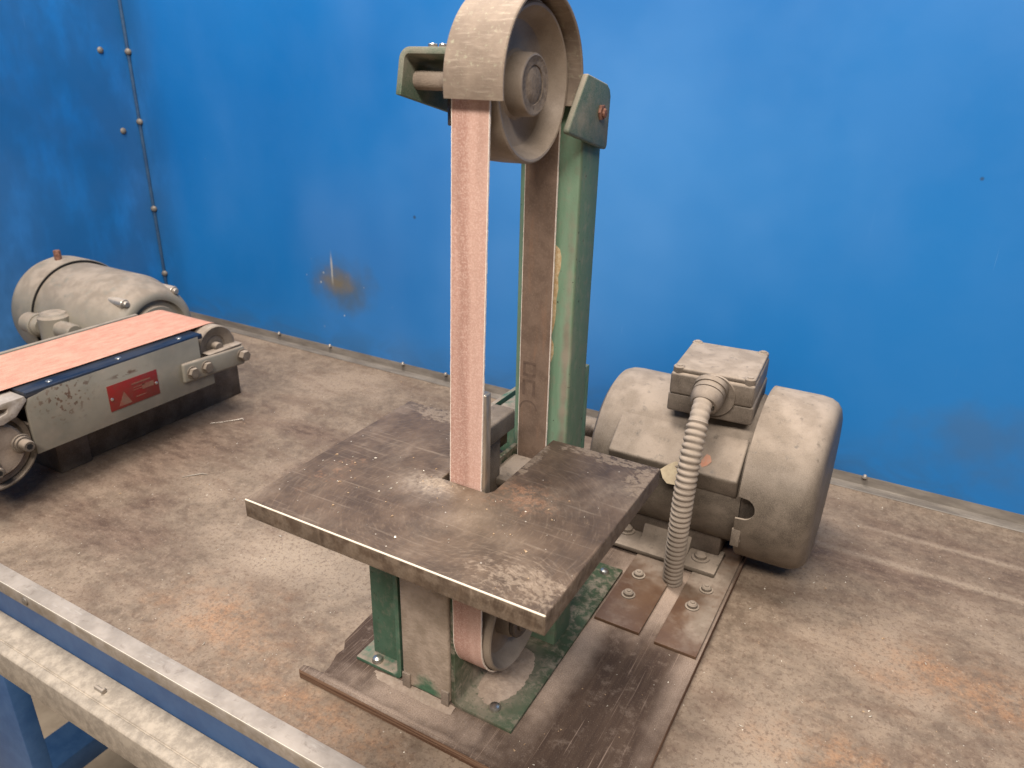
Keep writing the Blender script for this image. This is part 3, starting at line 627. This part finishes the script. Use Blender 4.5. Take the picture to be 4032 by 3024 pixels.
# crumpled paper tag stuck under the housing, orange scrap beside it
def sheet(pts3, th):
    b = B(); vs = [b.bm.verts.new(p) for p in pts3]; f = b.bm.faces.new(vs); n_ = Vector((0, -.8, .6))*th
    r = bmesh.ops.extrude_face_region(b.bm, geom=[f]); bmesh.ops.translate(b.bm, vec=n_, verts=[v for v in r['geom'] if isinstance(v, bmesh.types.BMVert)])
    bmesh.ops.recalc_face_normals(b.bm, faces=b.bm.faces); return b
tg = obj('paper_tag', sheet([(55, 201, 118.5), (58.5, 199.5, 111), (63, 199, 107), (82, 199.5, 108), (82, 204, 124.5), (78, 209, 129.6), (66, 206.5, 127), (61, 203.5, 124)], .5), 'tape', motor)
tc = bpy.data.curves.new('tag_text', 'FONT'); tc.body = 'TO'; tc.size = 6.2*K; tc.extrude = .0001; tc.align_x = 'CENTER'
to = bpy.data.objects.new('tag_text', tc); COL.objects.link(to); bpy.context.view_layer.update()
me = bpy.data.meshes.new_from_object(to.evaluated_get(bpy.context.evaluated_depsgraph_get())); bpy.data.objects.remove(to)
me.materials.clear(); me.materials.append(M['ink']); to = bpy.data.objects.new('tag_text', me); COL.objects.link(to); to.parent = tg
to.location = (Vector((68, 201.6, 115.5))-ROOT[tg.name])*K; to.rotation_euler = (math.radians(52), math.radians(-20), math.radians(0))
obj('orange_scrap', sheet([(89, 207.5, 126.5), (95, 210, 130), (98, 212.5, 133.5), (95.5, 216, 137), (92, 216.5, 138), (88, 212, 131)], .5), 'orange', motor)

# ------------------------------------------------------------------ horizontal belt sander on the left
HS = thing('horizontal_belt_sander', (-640, 130, 0), 'grey horizontal belt sander with wide pink belt and red label, in the left corner', 'belt sander')
side = obj('side_panel', B().prism([(-24, 62), (-24, 118), (-20, 127), (0, 131), (196, 132), (196, 96), (212, 94), (212, 61)], 'x', -569, -564, .8), 'grey', HS)
obj('bed_rail', B().box(-590, -564.2, -22, 203, 127, 133.6, 1.2), 'blued', HS)
for y in (10, 92, 176): obj('rail_screw', B().cyl('z', (-575, y), 3.6, 133.4, 134.3, .3, 16), 'shiny', HS)
obj('bed', B().box(-688, -590.2, -20, 205, 124, 132.4, 1), 'dark', HS)
obj('far_panel', B().box(-700, -694, -22, 205, 62, 136.5, .8), 'grey', HS)
def hband(y0, y1, z0, z1, r0, r1, xa, xb):
    b = B(); p = []
    n = 24
    for i in range(n+1): t = math.radians(90)-math.pi*i/n; p.append((y1+r1*math.cos(t), z1+r1*math.sin(t)))
    for i in range(n+1): t = math.radians(-90)-math.pi*i/n; p.append((y0+r0*math.cos(t), z0+r0*math.sin(t)))
    vs = []
    for (y, z) in p: vs.append([b.bm.verts.new((x_, y, z)) for x_ in (xa+random.uniform(-.5, .5), xb+random.uniform(-.5, .5))])
    for k in range(len(vs)):
        a, c = vs[k], vs[(k+1) % len(vs)]; b.bm.faces.new((a[0], a[1], c[1], c[0]))
    bmesh.ops.recalc_face_normals(b.bm, faces=b.bm.faces); return b
obj('wide_belt', hband(-58, 230, 97, 105.5, 38.5, 30, -691, -586), 'grit2', HS, label='wide pale pink abrasive belt', smooth=60)
rl = obj('idler_roller', B().lathe([(-690, 0), (-690, 29), (-574, 29), (-572.5, 27.5), (-573, 24), (-576, 15.5), (-577.5, 15), (-577, 0)], (230, 105.5), 'x', 64), 'motor', HS)
obj('roller_axle', B().cyl('x', (230, 105.5), 6.5, -690, -568, .6, 20), 'motor', HS)
arm = obj('tracking_arm', B().box(-563.6, -558, 163, 262, 78.5, 105, 3.2, 3, mat=rotabout('X', -2.5, (-560, 163, 92))), 'grey', HS)
obj('arm_web', B().prism([(205, 104), (228, 100), (258, 100.5), (262, 104)], 'x', -575, -560, .8), 'motor', HS)
for y, z, r, xo in ((176, 90, 7, 5), (198, 90.5, 7, 5), (257, 88, 7.5, 8)):
    obj('arm_bolt', B().cyl('x', (y, z), r+1.6, -558.2, -557.2, .3, 20).hexbolt('x', (y, z), r, -557.3, -557.3+xo), 'motor', arm)
lb = obj('red_label', B().box(-563.9, -563.3, 64.5, 130, 77, 109, .1), 'red', HS)
obj('label_print', B().prism([(75, 80), (92, 80), (84, 96)], 'x', -563.32, -563.1).prism([(108, 91), (124, 91), (124, 97), (108, 97)], 'x', -563.32, -563.1)
    .box(-563.32, -563.1, 95, 120, 100.5, 102.2).box(-563.32, -563.1, 96, 112, 96, 96.9).box(-563.32, -563.1, 96, 108, 93, 93.9).box(-563.32, -563.1, 98, 112, 84, 84.9), 'tan', lb)
for y in (68, 127): obj('label_pin', B().lathe([(-563.4, 2), (-562.6, 1.8), (-562.2, 1), (-562.1, 0)], (y, 92), 'x', 12), 'shiny', lb)
# drive drum cover with bolts
dc = obj('drum_cover', B().lathe([(-690, 40), (-578, 40), (-577, 39), (-577, 34), (-581, 33), (-581, 30), (-570, 29), (-568, 27), (-568, 0)], (-60, 80), 'x', 72), 'hub', HS)
obj('drum_rim', B().lathe([(-586, 43), (-572, 43), (-571, 42), (-571, 40.5), (-586, 40.5)], (-60, 78), 'x', 64, math.radians(180), math.radians(385), closed=True), 'motor', HS)
obj('drum_hood', B().prism([(-60, 131), (-24, 131), (-22, 126), (-36, 112), (-50, 108), (-70, 112), (-70, 118), (-58, 116), (-44, 119), (-42, 124), (-60, 126)], 'x', -590, -563, .8), 'lip', HS)
for y, z, r in ((-36, 80, 6.2), (-70, 64, 5.5)):
    obj('drum_bolt', B().cyl('x', (y, z), r+4, -568.2, -566, .4, 24).cyl('x', (y, z), r+2, -566.1, -563, .4, 24).cyl('x', (y, z), r, -563.2, -552, .8, 24), 'motor', dc)
    obj('bolt_socket', B().cyl('x', (y, z), r*.55, -552.2, -551.7, .1, 6), 'hole', dc)
obj('pedestal', B().box(-690, -615.5, 20, 60, 0, 63, 2).box(-690, -622, 60, 300, 0, 92, 2).box(-680, -590, -10, 200, 62.5, 100, 1), 'dark', HS)
# its motor
y2, z2 = 260, 87
m2 = obj('motor', B().lathe([(-924, 0), (-924, 70), (-922, 76), (-915, 78), (-792, 78), (-788, 77), (-760, 70.5), (-745, 66), (-736, 60), (-733, 53), (-734, 48), (-741, 46), (-741, 40), (-733, 38), (-733, 0)], (y2, z2), 'x', 96), 'grey', HS)
obj('fan_cover', B().lathe([(-914, 79), (-914, 82.4), (-916, 83), (-960, 83), (-969, 80), (-976, 72), (-979, 58), (-979, 0)], (y2, z2), 'x', 96), 'grey', m2)
obj('cover_gap', B().lathe([(-921, 78.5), (-921, 81.5), (-913.8, 81.5), (-913.8, 78.5)], (y2, z2), 'x', 96, closed=True), 'hole', m2)
obj('lifting_stud', B().cyl('z', (-940, y2-8), 5.2, z2+80, z2+97, .8, 6), 'rust', m2)
obj('motor_base', B().box(-900, -760, y2-70, y2+80, .2, 12, 2).box(-890, -770, y2-40, y2+40, 12, 30, 2), 'grey', m2)
for a in (52, 128, 232, 308):
    yy, zz = y2+66*math.cos(math.radians(a)), z2+66*math.sin(math.radians(a))
    obj('end_bolt', B().cyl('x', (yy, zz), 7.2, -775, -741, 1, 16).cyl('x', (yy, zz), 4.8, -741.2, -736, 1.2, 16), 'bolt', m2)
jb = obj('cable_fitting', B().cyl('z', (-846, 175), 21, 60, 118, 3, 28).lathe([(118, 18), (120.5, 16.5), (120, 10), (121, 8.5), (121, 0)], (-846, 175), 'z', 28).cyl('x', (168, 98), 15, -905, -866, 4, 24).cyl('x', (168, 98), 17.5, -880, -874, 1, 24).cyl('x', (172, 100), 12, -830, -795, 2, 20), 'grey', m2)

# ------------------------------------------------------------------ dust heaps, chips and scraps
def heap(name, x0, x1, y0, y1, z, hfun, nx, ny, kindlabel, cat):
    b = B(); g = []
    for j in range(ny+1):
        row = []
        for i in range(nx+1):
            x = x0+(x1-x0)*i/nx; y = y0+(y1-y0)*j/ny; row.append(b.bm.verts.new((x, y, z+hfun(x, y))))
        g.append(row)
    for j in range(ny):
        for i in range(nx):
            q = (g[j][i], g[j][i+1], g[j+1][i+1], g[j+1][i])
            if max(v.co.z for v in q) > z-1.2: b.bm.faces.new(q)
    for v in [v for v in b.bm.verts if not v.link_faces]: b.bm.verts.remove(v)
    return tag(obj(name, b, 'dust', base=((x0+x1)/2, (y0+y1)/2, z)), kindlabel, cat, kind='stuff')
def nz_(x, y, s): return mnoise.fractal(Vector((x/s, y/s, 3.1)), 1., 2., 5)
heap('sanding_dust', -11, 34, -42, 70, 12.45, lambda x, y: max(-1.6, 3.4*math.exp(-((x-6)/15)**2-((y-4)/30)**2)*(1+.2*nz_(x, y, 7)) - 1.0 + .12*nz_(x, y, 3)), 70, 140, 'fawn sanding dust heaped on the green foot under the lower wheel', 'dust')
heap('sanding_dust', -100, -12, -66, -43.5, 9.05, lambda x, y: max(-1.6, 2.8*math.exp(-((y+44)/7)**2-((x+45)/42)**4)*(1+.2*nz_(x, y, 7)) - 0.9 + .12*nz_(x, y, 3)), 120, 34, 'fawn sanding dust drifted against the column foot', 'dust')
# loose bright chips: the larger ones each an object, the rest one mass
def chipmesh(l, w, h, curl):
    b = B(); n = 6; pts = [Vector((l*(i/n-.5), curl*math.sin(i/n*math.pi)*w, h*.5+abs(math.sin(i*1.7))*h*.3)) for i in range(n+1)]
    b.sweep(pts, lambda i: max(.15, w*.28*math.sin((i+.6)/(n+1.2)*math.pi)), 6); return b
protos = []
for k, (l, w, h, c) in enumerate(((4.2, 2.6, 1.2, .2), (6.5, 1.6, 1., .8), (3.2, 3., 1.8, 0), (8, 1.2, .8, 1.4))):
    b = chipmesh(l, w, h, c); bmesh.ops.scale(b.bm, vec=(K, K, K), verts=b.bm.verts); me = bpy.data.meshes.new('metal_chip'); b.bm.to_mesh(me); b.bm.free(); me.materials.append(M['chip']); me.shade_smooth(); protos.append(me)
random.seed(21)
def bench_spot():
    while True:
        x, y = random.uniform(-560, 460), random.uniform(-108, 470)
        if -148 < x < 140 and -80 < y < 350: continue
        if x < -540 and y > -110: continue
        return x, y
spots = [(215, -12, 2, 'white chip nearest the front corner, right of the plywood board'), (265, 120, 0, 'pale chip on the bench right of the mounting strips'),
 (330, 60, 2, 'bright chip near the right edge of the picture, low down'), (300, 205, 0, 'bright chip on the bench right of the fan cover'),
 (180, 60, 1, 'curled chip close to the right edge of the plywood board'), (380, 230, 2, 'bright chip farthest to the right, near the flashing'),
 (-330, -30, 0, 'pale chip on the bench midway between the two sanders'), (-240, -88, 1, 'curled chip by the front angle, left of the plywood board'),
 (-190, -20, 2, 'white chip just left of the plywood board'), (-300, 60, 0, 'small pale chip on the bench left of the table corner')]
for x, y, k, lab in spots:
    o = bpy.data.objects.new('metal_chip', protos[k]); COL.objects.link(o); o.location = (x*K, y*K, .0004); o.rotation_euler = (0, 0, random.uniform(0, 6.3))
    s_ = random.uniform(.5, .85); o.scale = (s_, s_, s_)
    tag(o, lab, 'metal chip', 'bright chips scattered on the bench')
g = B(); g2 = B()
for i in range(900):
    x, y = bench_spot(); z = 0.
    if i % 3 == 0: x, y = random.uniform(150, 460), random.uniform(-108, 300)
    if i % 9 == 0: x, y, z = random.uniform(-105, 95), random.gauss(-70, 25), 209
    if z and (not -128 < y < 40 or (-22 < x < 19 and y > -47)): continue
    if i % 11 == 0: x, y, z = random.uniform(-100, 130), random.uniform(-64, 95), 9
    if z == 9 and (-72 < x < 38 and y > -46): continue
    r = abs(random.gauss(0, .32))+.22
    mt = Matrix.Translation((x, y, z+r*.4)) @ Matrix.Rotation(random.uniform(0, 6), 4, 'Z') @ Matrix.Diagonal((r*random.uniform(.7, 2.2), r*.8, r*.6, 1))
    (g if i % 2 else g2).bm.faces.ensure_lookup_table() if False else None
    b = g if i % 2 else g2
    vs = [b.bm.verts.new(mt @ Vector(v)) for v in ((1, 0, 0), (-.6, .9, 0), (-.6, -.9, 0), (0, 0, 1.2), (.1, .2, -.6))]
    for f in ((0, 1, 3), (1, 2, 3), (2, 0, 3), (1, 0, 4), (2, 1, 4), (0, 2, 4)): b.bm.faces.new([vs[q] for q in f])
tag(obj('metal_grit', g, 'chip'), 'fine bright grit sprinkled over bench, table and board', 'grit', kind='stuff')
tag(obj('wood_crumbs', g2, 'chip2'), 'fine tan crumbs sprinkled over bench, table and board', 'crumbs', kind='stuff')
wr = [Vector(p) for p in ((-577, 205, .8), (-566, 215, 1.2), (-556, 228, 1.6), (-549, 236, 2.4), (-545, 234, 1.2))]
tag(obj('wire_offcut', B().sweep(wr, lambda i: .35 if i < 3 else .9, 8), 'bolt', base=(-560, 220, 0)), 'thin bright bent wire lying beside the grey sander', 'wire')
wr = [Vector(p) for p in ((-489, 88, .6), (-481, 98, .9), (-474, 106, 1.4), (-468, 108, 1.))]
tag(obj('metal_shaving', B().sweep(wr, lambda i: .7 if i in (1, 2) else .25, 8), 'bolt', base=(-480, 100, 0)), 'curled silver shaving on the bench nearer the front than the wire', 'shaving')
sc = B().cyl('x', (-140.5, -44), 1.5, -323, -312, .3, 12).cyl('x', (-140.5, -43.2), 2.6, -312.2, -309.6, .5, 14)
tag(obj('loose_screw', sc, 'bolt', base=(-316, -140, -42)), 'small loose screw lying on the pale front ledge', 'screw')
